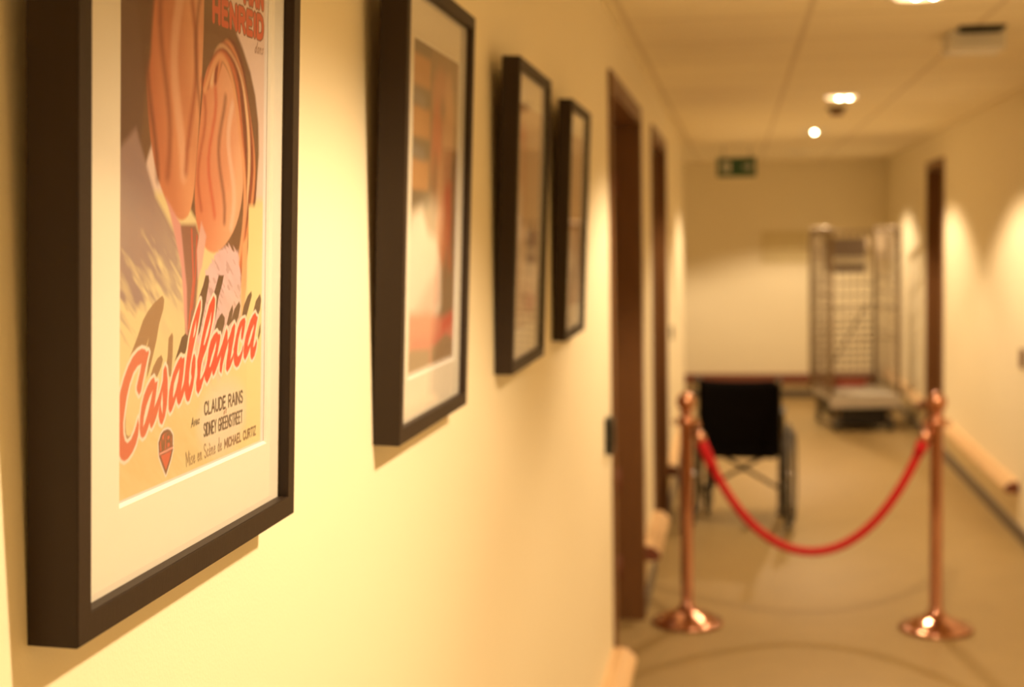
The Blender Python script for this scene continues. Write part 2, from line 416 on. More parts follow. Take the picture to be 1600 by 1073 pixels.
TITLE = [[(122.8,161.7),(120,161.1),(117.5,162.9),(112.4,163.8),(105.9,162.7),(98.6,159.5),(91.5,154),(85.3,147.1),(80.1,139.4),(76.2,130.9),(73.8,122.3),(73.5,114.8),(74.6,107.2),(77.8,100.8),(82.2,96.3),(86.7,94.7),(92,95.5),(98.3,98.4),(103.8,102.9),(107.4,108.6),(108.7,114.6),(107.3,119.5),(105.5,116.6),(101.8,111.7),(96.4,107.1),(91,105.6),(87.4,107.6),(85.1,112.5),(84.7,119.3),(86.7,126.6),(89.9,135.3),(94.3,143.2),(99.6,149.5),(106,153.1),(112,154.1),(110.1,149.2),(107,144.1),(104.7,139.8),(104.9,137.5),(108.4,134.1),(111.4,136),(114.5,142.6),(118.2,150),(121.9,156.7),(124,160.4)],[(132.3,143.5),(134.1,139.6),(138.2,140.1),(136.5,134),(133,123.4),(137.2,126.8),(142.5,132.8),(146.9,139.5),(147.9,146.7),(150.9,149.7),(153.5,147.3),(155.2,138.7),(155.3,130.8),(153.9,121.8),(150.9,114.9),(146.1,110),(142.3,111.5),(140,116.3),(140.4,121),(141.7,123.3),(139.2,120),(136.3,116.2),(132.7,112.5),(128.6,109.7),(126.6,110.9),(125.4,114),(122.5,110.3),(118.3,106.4),(114.3,105.4),(111.2,107.1),(109.5,112),(110,119),(112.4,126.8),(116.3,133.3),(121.5,138.3),(127.2,142.1)],[(178.6,153.2),(180.8,151.6),(184.3,152.2),(184.8,150.3),(182.9,141.1),(179.8,132.1),(179,129.7),(182.2,132.5),(185.9,137.7),(186.9,142.6),(188.6,142.5),(187.9,133.8),(185.6,129),(182.4,125),(178.4,121.1),(174.9,119.7),(172.3,121.5),(170.6,126),(166,120.7),(162.6,117.4),(159.5,116.2),(157,118.7),(156.6,124.8),(158,131.4),(160.7,137.2),(164.5,142.9),(169.2,147.4),(174.3,151.2)],[(213.7,191.2),(214.9,189.2),(214.3,183.8),(210.2,174.7),(205,164.9),(199.1,153.9),(195.8,147),(193.7,140.8),(192.9,133.7),(193.9,130.4),(196.1,133.4),(197.9,136.8),(196.7,139.8),(198.1,146.8),(201,152.3),(203.3,153),(205.3,149.8),(205,143.3),(203.3,136.2),(200.5,129.3),(196.8,124),(194.1,120.7),(191.1,120.2),(188.4,121.7),(186.1,125.9),(183.6,133.3),(185.3,139.4),(187,146.4),(189.7,154.7),(193.2,164.3),(198.7,173.9),(206.1,183.5)],[(239.7,192.7),(243,189.8),(242,183.1),(238.1,173.7),(232.2,163),(225.4,153.9),(219.5,148.5),(216.3,143.7),(214.5,137.3),(214,133.4),(217.9,134.8),(222.7,138.7),(227.6,145.6),(225.7,139.9),(220.9,133),(216.1,126.9),(210.7,123.4),(206.9,126.5),(206.4,132.3),(208.6,137.2),(208.4,147.3),(211.6,152.8),(216.3,162.6),(222.9,174.6),(230.7,185.9)],[(246.9,165.8),(249.8,163.6),(253.7,163.5),(254.5,160.9),(251.3,154.5),(247.4,146.5),(251.4,149.2),(258.3,156),(263.8,163),(267.1,167.1),(269.5,163.9),(269.3,157.2),(273.5,160.3),(278.7,166.7),(283.9,170.1),(286.2,167.6),(284.2,160.2),(279.9,151.6),(275.9,142.4),(280.1,144.8),(284.5,149.2),(282.7,143.2),(276,136.9),(269.4,133.5),(266.4,135.8),(267.2,141.8),(270.8,150.3),(271.6,156.3),(266.1,150),(259.7,140.4),(257,133.6),(253.2,135.7),(253.5,141),(255.8,146.8),(249.4,140.7),(243.6,135.3),(240.4,133.4),(238.2,135.5),(238.1,137.8),(233.2,133),(227.6,129.3),(223.4,132.7),(222.1,136.7),(225.9,140.2),(228.4,147.8),(230.6,154.2),(234.4,159.8),(240.6,163.9)],[(307.5,172.5),(308.9,169.3),(306.9,163.3),(303.8,157.3),(301.4,155.2),(299,156.6),(299.3,161),(301.1,166.4),(297.2,162.8),(293.3,157),(291.1,151.1),(290.5,145.6),(292.4,143.2),(296.9,144.5),(300.9,147.5),(304,151.8),(304.9,150),(302.6,144.6),(298.7,139.4),(293.9,135.9),(289.5,135.3),(285.1,137.3),(283,141.3),(283.3,146.2),(282.4,149.6),(284.7,153.8),(287.7,159.6),(291.5,165.4),(296.1,170.1),(301.8,172)],[(331.7,175.3),(334.4,172.3),(337.9,171.3),(335.4,167.1),(332.2,160.5),(329,152.7),(327.5,147.7),(330.8,149.1),(335,154),(336.5,150.4),(334.4,145.4),(330.3,140.6),(325.2,137.9),(321.8,139.6),(320.8,143.1),(320.7,148.8),(315,143),(308.8,139),(305.4,141.6),(304.6,146.7),(306.4,152.1),(309.5,158.1),(314.3,163.9),(320,169.8),(325.8,173.4)]]
HOLES = [[(130.2,134.7),(125.2,131.2),(120.2,125.9),(116.4,119.3),(115.1,113),(117.5,114.5),(121.7,119.8),(125.2,125.3),(128.4,130.8)],[(146.1,132.4),(147.1,125),(146.6,117.3),(144.8,120.5),(143.7,124.3),(145.1,128.9)],[(175.6,144.9),(170.9,141.1),(166.2,135.4),(164.3,127.6),(165.3,126),(169.4,130.7),(173,136.5),(175.1,141.9)],[(205.9,176.4),(202.6,170.8),(200.4,164.9),(201.9,165.1),(204.9,169.2)],[(235.5,180.9),(231,174.1),(225.1,166.4),(220.3,158),(222.3,157.8),(228.2,164),(233.6,172.5)],[(245.3,158.3),(240.8,153.4),(235.6,147.2),(232.1,141),(233.9,140.8),(238.3,145),(243.6,151.8),(245.7,156.3)],[(328.6,165.8),(323.6,162.2),(318.7,156.8),(314.7,151.5),(315.1,149.5),(318.9,151.7),(323.8,157.1),(328.2,163)]]
CAST = [[(145.4,196.6),(148.6,193.7),(147.3,187.7),(140.6,178.6),(135.7,166.9),(130.1,157.3),(123.6,147.2),(120.4,143.5),(124.6,163.1),(121,164.7),(123.4,169.8),(119.4,164.8),(111.4,165.4),(98.9,162.5),(94.3,160.3),(105,171.1),(114.4,182.2),(122.3,187.7),(132.1,192.5)],[(144.3,157.1),(146.9,153.8),(144.4,149.3),(137.7,143.1),(132.7,144.3),(124.5,142.5),(131,150.5),(137.6,155.3)],[(162.3,170.8),(164.1,168.2),(163.4,154.5),(161,140.8),(157.5,141.2),(153,150.5),(154.7,155.2),(156.2,167.4)],[(97,142.1),(91.7,135.1),(88.7,126.4),(87.9,117.4),(89.2,111.2),(92.8,109.5),(96.4,110.2),(93.7,107.5),(90.5,107.2),(87.1,109.9),(86.1,116.1),(87.3,125),(90.2,133.8)]]
CASTD = [[(185.8,168.5),(191.4,166.3),(189.7,159.3),(185.1,154),(177.8,156),(167,150.7),(174.1,159.1),(179.4,166.4)],[(229.3,207.7),(230.4,203.2),(222.8,186),(213.4,167.6),(209.5,165),(214.9,186.4),(216.8,192.8),(210.9,192.7),(218.6,200.7),(223.3,207.8)],[(260.4,206.8),(257.4,200.9),(249.2,189.9),(243.4,173.8),(245,192.4),(239.8,194.1),(242.8,197.6),(249.8,207.1)],[(256.9,179),(263.4,174.9),(262.4,170.4),(256.2,161.7),(253,165),(247.7,168.3),(241.5,167.2),(247.5,174.3)],[(279.5,184),(280.7,179.3),(277.5,173.3),(284,180.7),(294,186),(297,182.3),(293.2,174.7),(287.7,168.8),(282,172.3),(271.1,168.3),(266.7,169.4),(273,178.9)],[(321.6,192.7),(323,189),(316.1,179.8),(310.5,173),(300,173.5),(304.4,182),(313.5,189.4)],[(342.4,189.8),(345.5,184.8),(342.8,176.8),(338,172.2),(331.8,177.4),(325.8,175.3),(332.7,184.6)],[(344.4,166.1),(344.7,158.7),(339.9,152.5),(338.6,155.9),(342,163.8)]]
SHIELD = [[(155.8,105.4),(160,104.1),(164.3,100.4),(164.5,89.8),(160.8,83.7),(153,75),(147,82.2),(141.5,89.3),(140.4,98.5),(144.4,103.4),(148.9,105.3)],[(141.9,91.8),(164.9,92.9),(164.9,90.5),(141.9,89.4)],[(146,86),(159.9,83.8),(145.8,102.1)]]
TEXTS = [('CLAUDE RAINS', [(223.5, 106.9), (303.7, 106.9), (223.3, 115.7)]), ('SIDNEY GREENSTREET', [(222.5, 91.3), (303.7, 91.3), (222.3, 100.2)]), ('MICHAEL CURTIZ', [(265.4, 76.3), (335.4, 77.1), (265.2, 82.8)]), ('Avec', [(198.2, 101.3), (213.1, 102.0), (198.7, 107.3)]), ('et', [(262.4, 102.4), (268.1, 102.9), (263.5, 106.3)]), ('Mise en Scene de', [(189.7, 74.6), (259.2, 75.8), (187.1, 84.6)]), ('HENREID', [(234.9, 390.1), (341.9, 391.8), (234.6, 405.4)]), ('MAN', [(299.6, 413.8), (341.1, 415.1), (299.1, 430.0)]), ('dans', [(323.2, 378.1), (342.3, 378.9), (325.0, 386.6)])]

def ell(cx, cy, rx, ry, rot=0, n=36, wob=0, k=3):
    a = math.radians(rot); out = []
    for i in range(n):
        t = i*2*PI/n; s_ = 1+wob*math.sin(k*t+1); x, y_ = rx*s_*math.cos(t), ry*s_*math.sin(t)
        out.append((cx+x*math.cos(a)-y_*math.sin(a), cy+x*math.sin(a)+y_*math.cos(a)))
    return out

def chaikin(p, closed=True, it=2):
    for _ in range(it):
        q = []
        n = len(p)
        for i in range(n if closed else n-1):
            a, b = p[i], p[(i+1) % n]
            q += [(a[0]*.75+b[0]*.25, a[1]*.75+b[1]*.25), (a[0]*.25+b[0]*.75, a[1]*.25+b[1]*.75)]
        p = q if closed else [p[0]]+q+[p[-1]]
    return p

def art_near():
    # plain abstract colour study: warm upright forms on brown, a taupe slope, auburn ribbons, yellow ground
    P = Paint(73.6, 362, 62, 470, .85, .75, (240, 208, 120), 3)
    U, V = P.U, P.V
    n1 = P.noise(5, 26, 55); n2 = P.noise(2.2, 9, 55); n3 = P.noise(30, 30)
    # upper ground: peach at the right, dark brown at the left and top
    P.mixin((244, 205, 148), np.clip((V-262)/6, 0, 1))
    P.poly([(60, 480), (60, 268), (104, 262), (130, 300), (200, 250), (300, 200), (316, 235), (330, 265), (336, 300), (334, 324), (326, 345), (314, 362), (296, 378), (276, 392), (258, 408), (240, 480)], (126, 84, 44), soft=2)
    P.poly([(60, 480), (60, 270), (104, 268), (116, 330), (122, 480)], (112, 74, 44), soft=2)
    # taupe slope fading into the yellow ground
    edge = (V-178)-(U-73)*.12+(n1-.5)*46+(n2-.5)*24
    sd = P.polysd([(60, 120), (60, 279), (102, 304), (133, 262), (182, 226), (200, 180), (206, 120)], (slice(None), slice(None)))
    a = np.clip(.5-sd/5, 0, 1)*np.clip(edge/34, 0, 1)
    tau = alb((170, 130, 92))*(1-n2[..., None]*.35)+alb((150, 122, 96))*n2[..., None]*.35
    tau = tau*(1-n3[..., None]*.3)+alb((140, 112, 92))*n3[..., None]*.3
    P.c[:] = P.c*(1-a[..., None])+tau*a[..., None]
    P.mixin((198, 168, 110), np.clip(.5-sd/8, 0, 1)*np.clip((V-150)/40, 0, 1)*np.clip((U-128)/20, 0, 1)*.55*n1)
    # broad upright orange leaf with graded colour, no drawing in it
    leaf = [(122, 480), (114, 400), (117, 330), (128, 285), (150, 258), (176, 244), (198, 254), (206, 300), (214, 350), (217, 400), (215, 480)]
    sdl = P.polysd(chaikin(leaf), (slice(None), slice(None))); t = np.clip((U-112)/100, 0, 1)[..., None]
    colr = alb((205, 108, 52))*(1-t)+alb((240, 164, 92))*t
    wv = .5+.5*np.sin((U*.10+V*.022)+2.2*np.sin(V*.021)); colr = colr*(1-.32*wv[..., None])+alb((186, 88, 42))*.32*wv[..., None]
    al = np.clip(.5-sdl/2.4, 0, 1)[..., None]; P.c[:] = P.c*(1-al)+colr*al
    for off, cc, op, r in ((0, (120, 56, 28), .8, 3), (20, (150, 70, 34), .7, 4), (44, (246, 180, 112), .7, 6), (66, (170, 78, 38), .8, 3.4), (82, (132, 62, 30), .8, 2.2)):
        P.line([(128+off+9*math.sin(k*.55+off), 470-k*14+off*.1) for k in range(0, 15)], r, cc, soft=3.2, op=op)
    P.poly([(100, 480), (104, 380), (114, 330), (124, 352), (131, 410), (134, 480)], (104, 62, 32), soft=3)
    # second, lighter leaf leaning against the first
    leaf2 = [(218, 352), (240, 366), (262, 360), (284, 340), (300, 312), (302, 274), (290, 246), (262, 228), (236, 222), (212, 232), (200, 256), (204, 290), (212, 322)]
    sdl = P.polysd(chaikin(leaf2), (slice(None), slice(None))); t = np.clip((U-205)/80, 0, 1)[..., None]
    wv = .5+.5*np.sin(U*.09-V*.05+1.5*np.sin(U*.04))
    colr = alb((224, 132, 70))*(1-t)+alb((244, 176, 106))*t; colr = colr*(1-.25*wv[..., None])+alb((214, 96, 52))*.25*wv[..., None]
    al = np.clip(.5-sdl/2.2, 0, 1)[..., None]; P.c[:] = P.c*(1-al)+colr*al
    for k, (cc, op) in enumerate((((170, 66, 34), .75), ((206, 72, 38), .7), ((120, 60, 34), .65), ((248, 196, 132), .7))):
        P.line([(214+k*20+7*math.sin(j*.7+k), 345-j*10-k*4) for j in range(0, 10)], 2.0+k*.5, cc, soft=2.6, op=op)
    # auburn ribbons
    for k in range(7):
        base = [(234, 352), (244, 372), (262, 382), (292, 366), (308, 332), (318, 296), (314, 262), (304, 232), (296, 206)]
        pts = [(x-k*3.6+5*math.sin(i*1.3+k)+8, y_-k*2.2) for i, (x, y_) in enumerate(base)]
        P.line(chaikin(pts, False), 2.9, ((122, 56, 30), (226, 140, 72), (150, 66, 34), (248, 190, 112), (134, 60, 32), (206, 104, 52), (236, 160, 88))[k], soft=1.8)
    # red-brown and rose wedge, then a pale rose brushed mass
    P.poly([(170, 244), (204, 244), (214, 232), (206, 190), (196, 150), (186, 168), (184, 205)], (150, 96, 60), soft=2)
    P.poly([(150, 262), (158, 250), (178, 215), (184, 180), (190, 160), (188, 200), (176, 244)], (226, 150, 110), soft=1.6)
    P.line([(196, 240), (200, 205), (192, 172)], 1.5, (206, 90, 50)); P.line([(206, 236), (204, 210), (198, 185)], 1.2, (200, 80, 44))
    P.poly([(214, 246), (224, 236), (216, 214), (208, 206), (206, 226)], (230, 172, 124), soft=1.6)
    rose = [(190, 140), (206, 182), (224, 210), (246, 224), (270, 228), (290, 224), (298, 200), (300, 172), (285, 140), (240, 120)]
    sdl = P.polysd(rose, (slice(None), slice(None)))
    a = np.clip(.5-(sdl+(n2-.5)*5)/3, 0, 1)*np.clip((V-132-(n1-.5)*50)/30, 0, 1)
    cr = alb((240, 192, 150))*(1-n1[..., None]*.5)+alb((206, 160, 124))*n1[..., None]*.5
    cr = cr*(1-.35*(n2[..., None] > .68))+alb((140, 100, 70))*.35*(n2[..., None] > .68)
    P.c[:] = P.c*(1-a[..., None])+cr*a[..., None]
    P.poly([(300, 230), (312, 236), (310, 196), (303, 170), (298, 176)], (240, 168, 92), soft=1.8)
    # yellow ground mottling
    g = np.clip((150-V)/40, 0, 1)*(n1*.6+n2*.4); P.mixin((232, 186, 92), g*.5)
    g = np.clip((200-V)/60, 0, 1)*np.clip((U-250)/60, 0, 1); P.mixin((244, 214, 118), g*.8)
    P.poly(ell(262, 100, 50, 26, 0), (246, 216, 150), soft=9, op=.8)
    P.mixin((246, 216, 120), np.clip((U-312)/3, 0, 1)*np.clip((262-V)/5, 0, 1))
    # unprinted margin at the right and bottom
    P.mixin((247, 226, 170), np.clip((U-346)/1.5, 0, 1)); P.mixin((247, 226, 176), np.clip((71-V)/1.2, 0, 1))
    # lettering
    for p in CAST: P.poly(p, (166, 120, 62))
    for p in CASTD: P.poly(p, (104, 70, 34))
    for p in TITLE: P.poly(p, (250, 224, 160), grow=2.3)
    gx = np.clip((U-110)/120, 0, 1)[..., None]; redg = alb((222, 112, 62))*(1-gx)+alb((230, 66, 30))*gx
    for p in TITLE: P.poly(p, lambda sl: redg[sl])
    for p in HOLES: P.poly(p, (250, 224, 160))
    P.poly(SHIELD[0], (250, 226, 170), grow=1.6); P.poly(SHIELD[0], (136, 88, 44), grow=.3); P.poly(SHIELD[0], (222, 100, 54), grow=-2.0)
    sh = SHIELD[2]; (x0, y0), (x1, _), (_, y1) = sh
    write(P, 'W', (x0-1, y0+5), (x0+5, y0+5), (x0-1, y1), 1.2, (140, 92, 46)); write(P, 'B', (x0+8.0, y0+6), (x1+1, y0+6), (x0+8.0, y1), 1.2, (140, 92, 46))
    P.poly(SHIELD[1], (240, 160, 110)); P.line([SHIELD[1][0], SHIELD[1][1]], .4, (140, 80, 44)); P.line([SHIELD[1][3], SHIELD[1][2]], .4, (140, 80, 44))
    ink = (84, 56, 28)
    for t, q in TEXTS:
        if t in ('HENREID', 'MAN'): write(P, t, q[0], q[1], q[2], 2.5, (226, 92, 48), outline=((126, 82, 42), 1.0), gap=.30)
        elif t == 'Avec': write(P, t, *q, .6, ink)
        elif t == 'et': write(P, t, *q, .5, (170, 110, 66))
        elif t.startswith('Mise'): write(P, 'Mise en Scène de', *q, .5, (120, 80, 42), slant=.15)
        elif t == 'dans': write(P, t, *q, .5, (150, 100, 60), slant=.2)
        else: write(P, t, *q, .95 if t[0] == 'C' else .8, ink if t[0] != 'M' else (128, 84, 42))
    return P

def art_second():
    # abstract blocks: pale bars down a teal column, coral patches, a cream swell, red sweep, olive base
    P = Paint(73.6, 362, 62, 470, 2.4, 2.4, (150, 118, 66), 5); U, V = P.U, P.V
    n1 = P.noise(14, 22); n2 = P.noise(6, 8)
    P.mixin((176, 132, 74), n1*.6)
    P.poly([(60, 480), (182, 480), (182, 268), (60, 268)], (122, 100, 60), soft=4)
    for v0 in (412, 352, 290): P.poly([(60, v0), (176, v0), (176, v0+36), (60, v0+36)], (214, 150, 74), soft=4)
    for v0 in (392, 330): P.poly([(88, v0), (150, v0-4), (150, v0+8), (88, v0+12)], (150, 140, 104), soft=6, op=.8)
    for e, c in ((ell(240, 410, 52, 34), (206, 132, 74)), (ell(222, 345, 34, 60), (208, 104, 56)), (ell(290, 370, 34, 74), (218, 158, 92)), (ell(262, 300, 40, 40), (204, 140, 78)),
                 (ell(296, 262, 22, 40, 10), (212, 104, 56)), (ell(262, 240, 36, 44), (220, 140, 78)), (ell(252, 395, 16, 12), (140, 96, 54)), (ell(212, 300, 14, 40), (140, 92, 50))):
        P.poly(e, c, soft=11)
    P.poly([(60, 120), (60, 200), (90, 262), (140, 270), (176, 240), (230, 232), (262, 190), (266, 140), (200, 112), (120, 112)], (246, 226, 160), soft=10)
    P.poly([(120, 150), (170, 168), (250, 200), (256, 150), (190, 128)], (244, 196, 138), soft=12)
    P.line([(312, 300), (306, 240), (318, 180)], 8, (214, 122, 66), soft=8)
    P.poly([(262, 130), (340, 120), (345, 190), (300, 190)], (158, 128, 74), soft=8)
    P.poly([(60, 96), (350, 84), (352, 132), (280, 128), (190, 140), (60, 146)], (240, 150, 96), soft=7)
    P.line([(110, 106), (200, 100), (330, 112)], 4, (232, 128, 84), soft=7); P.line([(280, 118), (345, 126)], 8, (222, 104, 64), soft=7)
    P.poly([(60, 60), (350, 60), (350, 96), (300, 106), (200, 92), (100, 100), (60, 94)], (176, 142, 84), soft=4)
    P.line([(206, 98), (206, 74)], 5, (240, 160, 104), soft=4)
    b = np.clip(.5+(np.maximum(np.abs(U-205)-142, 74-V))/3, 0, 1); P.mixin((248, 222, 160), np.clip(b, 0, 1))
    return P
def art_third():
    P = Paint(73.6, 362, 62, 470, 3, 3, (234, 196, 132), 8); U, V = P.U, P.V
    n1 = P.noise(40, 60); P.mixin((214, 168, 108), n1*.9)
    for e, c in ((ell(150, 330, 34, 80), (222, 166, 108)), (ell(120, 250, 22, 70), (248, 226, 170)), (ell(250, 210, 50, 50), (168, 134, 88)), (ell(290, 340, 40, 60), (220, 176, 120)),
                 (ell(230, 130, 70, 26), (206, 150, 90)), (ell(270, 112, 60, 12), (204, 88, 54)), (ell(130, 410, 30, 20), (206, 110, 64))): P.poly(e, c, soft=16)
    P.mixin((236, 204, 140), np.clip((96-V)/8, 0, 1))
    return P
def art_fourth():
    P = Paint(73.6, 362, 62, 470, 3, 3, (226, 184, 124), 9); U, V = P.U, P.V
    n1 = P.noise(50, 70); P.mixin((204, 158, 102), n1)
    for e, c in ((ell(200, 300, 90, 80), (206, 150, 88)), (ell(220, 150, 90, 40), (176, 132, 84)), (ell(260, 380, 70, 30), (216, 170, 112)), (ell(180, 200, 40, 40), (214, 170, 110))): P.poly(e, c, soft=18)
    return P

# ------------------------------------------------------------------ framed pictures
FW, FH, FD, FF = .405, .533, .031, .0175
U0, U1, V0, V1 = .074, .356, .067, .466
def picture_frame(y, label):
    t = thing('picture_frame', label, 'framed picture', (XL, y, 1.42), (0, .042, 0), 'framed posters hanging in a row on the left wall')
    bm = bm_new()
    prof = [(0, 0), (FD, 0), (FD, FF), (FD-.0085, FF), (FD-.0085, FF-.006), (0, FF-.006)]  # (x depth, inset)
    rings = []
    for cy, cz, sy, sz in ((0, 0, 1, 1), (FW, 0, -1, 1), (FW, FH, -1, -1), (0, FH, 1, -1)):
        rings.append([bm.verts.new((x, cy+sy*q, cz+sz*q)) for x, q in prof])
    for i in range(4):
        a, b = rings[i], rings[(i+1) % 4]
        for k in range(len(prof)): bm.faces.new((a[k], a[(k+1) % len(prof)], b[(k+1) % len(prof)], b[k]))
    bmesh.ops.recalc_face_normals(bm, faces=bm.faces[:])
    es = [e for e in bm.edges if len(e.link_faces) == 2 and e.calc_face_angle(0) > .7 and min(v.co.x for v in e.verts) > FD-.001]
    bmesh.ops.bevel(bm, geom=es, offset=.0007, segments=2, affect='EDGES')
    obj('frame_moulding', bm, M['frame'], t)
    i = FF-.006
    bm = bm_new(); box(bm, .004, .0195, i, FW-i, i, FH-i); obj('backing_board', bm, M['brown'], t)
    # window mount: front at .0225, bevel down to the print at .0205
    bm = bm_new(); xf, xb, bv = .0223, .0203, .0020
    def ringv(x, y0, y1, z0, z1): return [bm.verts.new((x, y_, z)) for y_, z in ((y0, z0), (y1, z0), (y1, z1), (y0, z1))]
    o_ = ringv(xf, i, FW-i, i, FH-i); a_ = ringv(xf, U0, U1, V0, V1); b_ = ringv(xb, U0+bv, U1-bv, V0+bv, V1-bv); c_ = ringv(xb, i, FW-i, i, FH-i)
    for p, q, mi in ((o_, a_, 0), (a_, b_, 1), (b_, c_, 0), (c_, o_, 0)):
        for k in range(4):
            f = bm.faces.new((p[k], p[(k+1) % 4], q[(k+1) % 4], q[k])); f.material_index = mi
    obj('window_mount', bm, [M['mat'], M['bevel']], t)
    bm = bm_new(); vs = [bm.verts.new((.0227, y_, z)) for y_, z in ((i, i), (FW-i, i), (FW-i, FH-i), (i, FH-i))]; bm.faces.new(vs)
    obj('glass_pane', bm, M['glass'], t)
    return t
pf = picture_frame(.752, 'nearest dark framed poster, with red script title lettering on a yellow ground')
others = []
for y_, l in ((1.543, 'second dark framed poster, with pale blocks, coral patches and a red sweep'), (2.359, 'third dark framed poster, with a tiny bright reflection in its glass'),
              (3.121, 'farthest dark framed poster, beside the first door')):
    c = copy_tree(pf); c.location.y = y_; c['label'] = l; others.append(c)
art_near().mesh('poster_print', .0200, M['print'], pf)
art_second().mesh('poster_print', .0200, M['print'], others[0])
art_third().mesh('poster_print', .0200, M['print'], others[1])
art_fourth().mesh('poster_print', .0200, M['print'], others[2])

# ------------------------------------------------------------------ rope barrier
SY = 6.0
def stanchion(x, y, label):
    t = thing('rope_stanchion', label, 'rope post', (x, y, 0), group='copper coloured rope posts')
    bm = bm_new(); lathe(bm, [(0, .0), (.146, 0), (.151, .006), (.150, .013), (.143, .019), (.136, .019), (.128, .022), (.112, .034), (.088, .045), (.064, .053), (.050, .058), (.042, .066), (.034, .074), (.0, .074)], n=64)
    obj('base', bm, M['brass_base'], t)
    bm = bm_new(); lathe(bm, [(.034, .070), (.036, .074), (.034, .080), (.0255, .084), (.0255, .845), (.030, .850), (.030, .856), (0, .856)], n=48)
    obj('pole', bm, M['brass'], t)
    bm = bm_new(); lathe(bm, [(0, .852), (.036, .854), (.040, .862), (.040, .872), (.036, .880), (.024, .886), (.020, .893), (.026, .900), (.032, .905), (.026, .912), (.0, .912)])
    cr = obj('collar', bm, M['brass_top'], t)
    bm = bm_new(); lathe(bm, [(0, .908)]+[(.040*math.sin(a), .950-.042*math.cos(a)) for a in [k*PI/14 for k in range(2, 14)]]+[(.006, .993), (0, .995)])
    obj('finial_ball', bm, M['brass_top'], t)
    for s in (-1, 1):
        bm = bm_new(); tube(bm, [(s*.036+s*.011*math.cos(a)+s*.008, 0, .864+.012*math.sin(a)) for a in [k*2*PI/14 for k in range(14)]], .0032, 8, closed=True)
        obj('ring_loop', bm, M['brass'], cr)
    return t
SX = (-.212, .812)
stanchion(SX[0], SY, 'copper post at the left end of the red rope'); stanchion(SX[1], SY, 'copper post at the right end of the red rope')
def rope():
    # curve through the measured sag, catenary between the two ferrules
    x0, z0, x1, z1, zb = -.152, .788, .762, .795, .319
    t = thing('velvet_rope', 'red velvet rope sagging between the two copper posts', 'rope', ((x0+x1)/2, SY, 0))
    cx = (x0+x1)/2; L = (x1-x0)/2
    lo, hi = .05, 5.0
    for _ in range(60):
        a = (lo+hi)/2
        if a*(math.cosh(L/a)-1) > (z0+z1)/2-zb: lo = a
        else: hi = a
    P_ = []
    n = 64
    for k in range(n+1):
        x = x0+(x1-x0)*k/n; P_.append(Vector((x-cx, 0, zb+a*(math.cosh((x-cx)/a)-1)+(z1-z0)*(k/n-.5))))
    bm = bm_new(); tube(bm, P_, .0185, 16, cap=True); obj('cord', bm, M['red'], t)
    for ends, sx in ((P_, SX[0]+.052), (P_[::-1], SX[1]-.052)):
        d = (ends[0]-ends[1]).normalized(); p0 = ends[0]
        seg = [ends[0]]; acc = 0
        for q in ends[1:]:
            acc += (q-seg[-1]).length; seg.append(q)
            if acc > (.135 if sx < 0 else .05): break
        bm = bm_new(); tube(bm, seg, [.0245]*(len(seg)-1)+[.020], 18); obj('velvet_sleeve', bm, M['red'], t)
        bm = bm_new(); tube(bm, [p0-d*.006, p0+d*.004, p0+d*.03, p0+d*.040], [.026, .026, .023, .010], 20)
        fe = obj('ferrule', bm, M['brass_top'], t)
        hook = Vector((sx-cx, 0, .860)); s_ = p0+d*.040
        bm = bm_new(); mid = (s_+hook)/2
        tube(bm, [s_-d*.004, s_.lerp(hook, .35)], .006, 10)
        c0 = s_.lerp(hook, .35); e = hook+Vector((0, 0, .004)); ax = (e-c0); nrm = Vector((-ax.z, 0, ax.x)).normalized()
        tube(bm, [c0+ax*(.5-.5*math.cos(q))+nrm*.009*math.sin(q) for q in [k*2*PI/16 for k in range(16)]], .0035, 8, closed=True)
        obj('snap_hook', bm, M['brass'], fe)
rope()

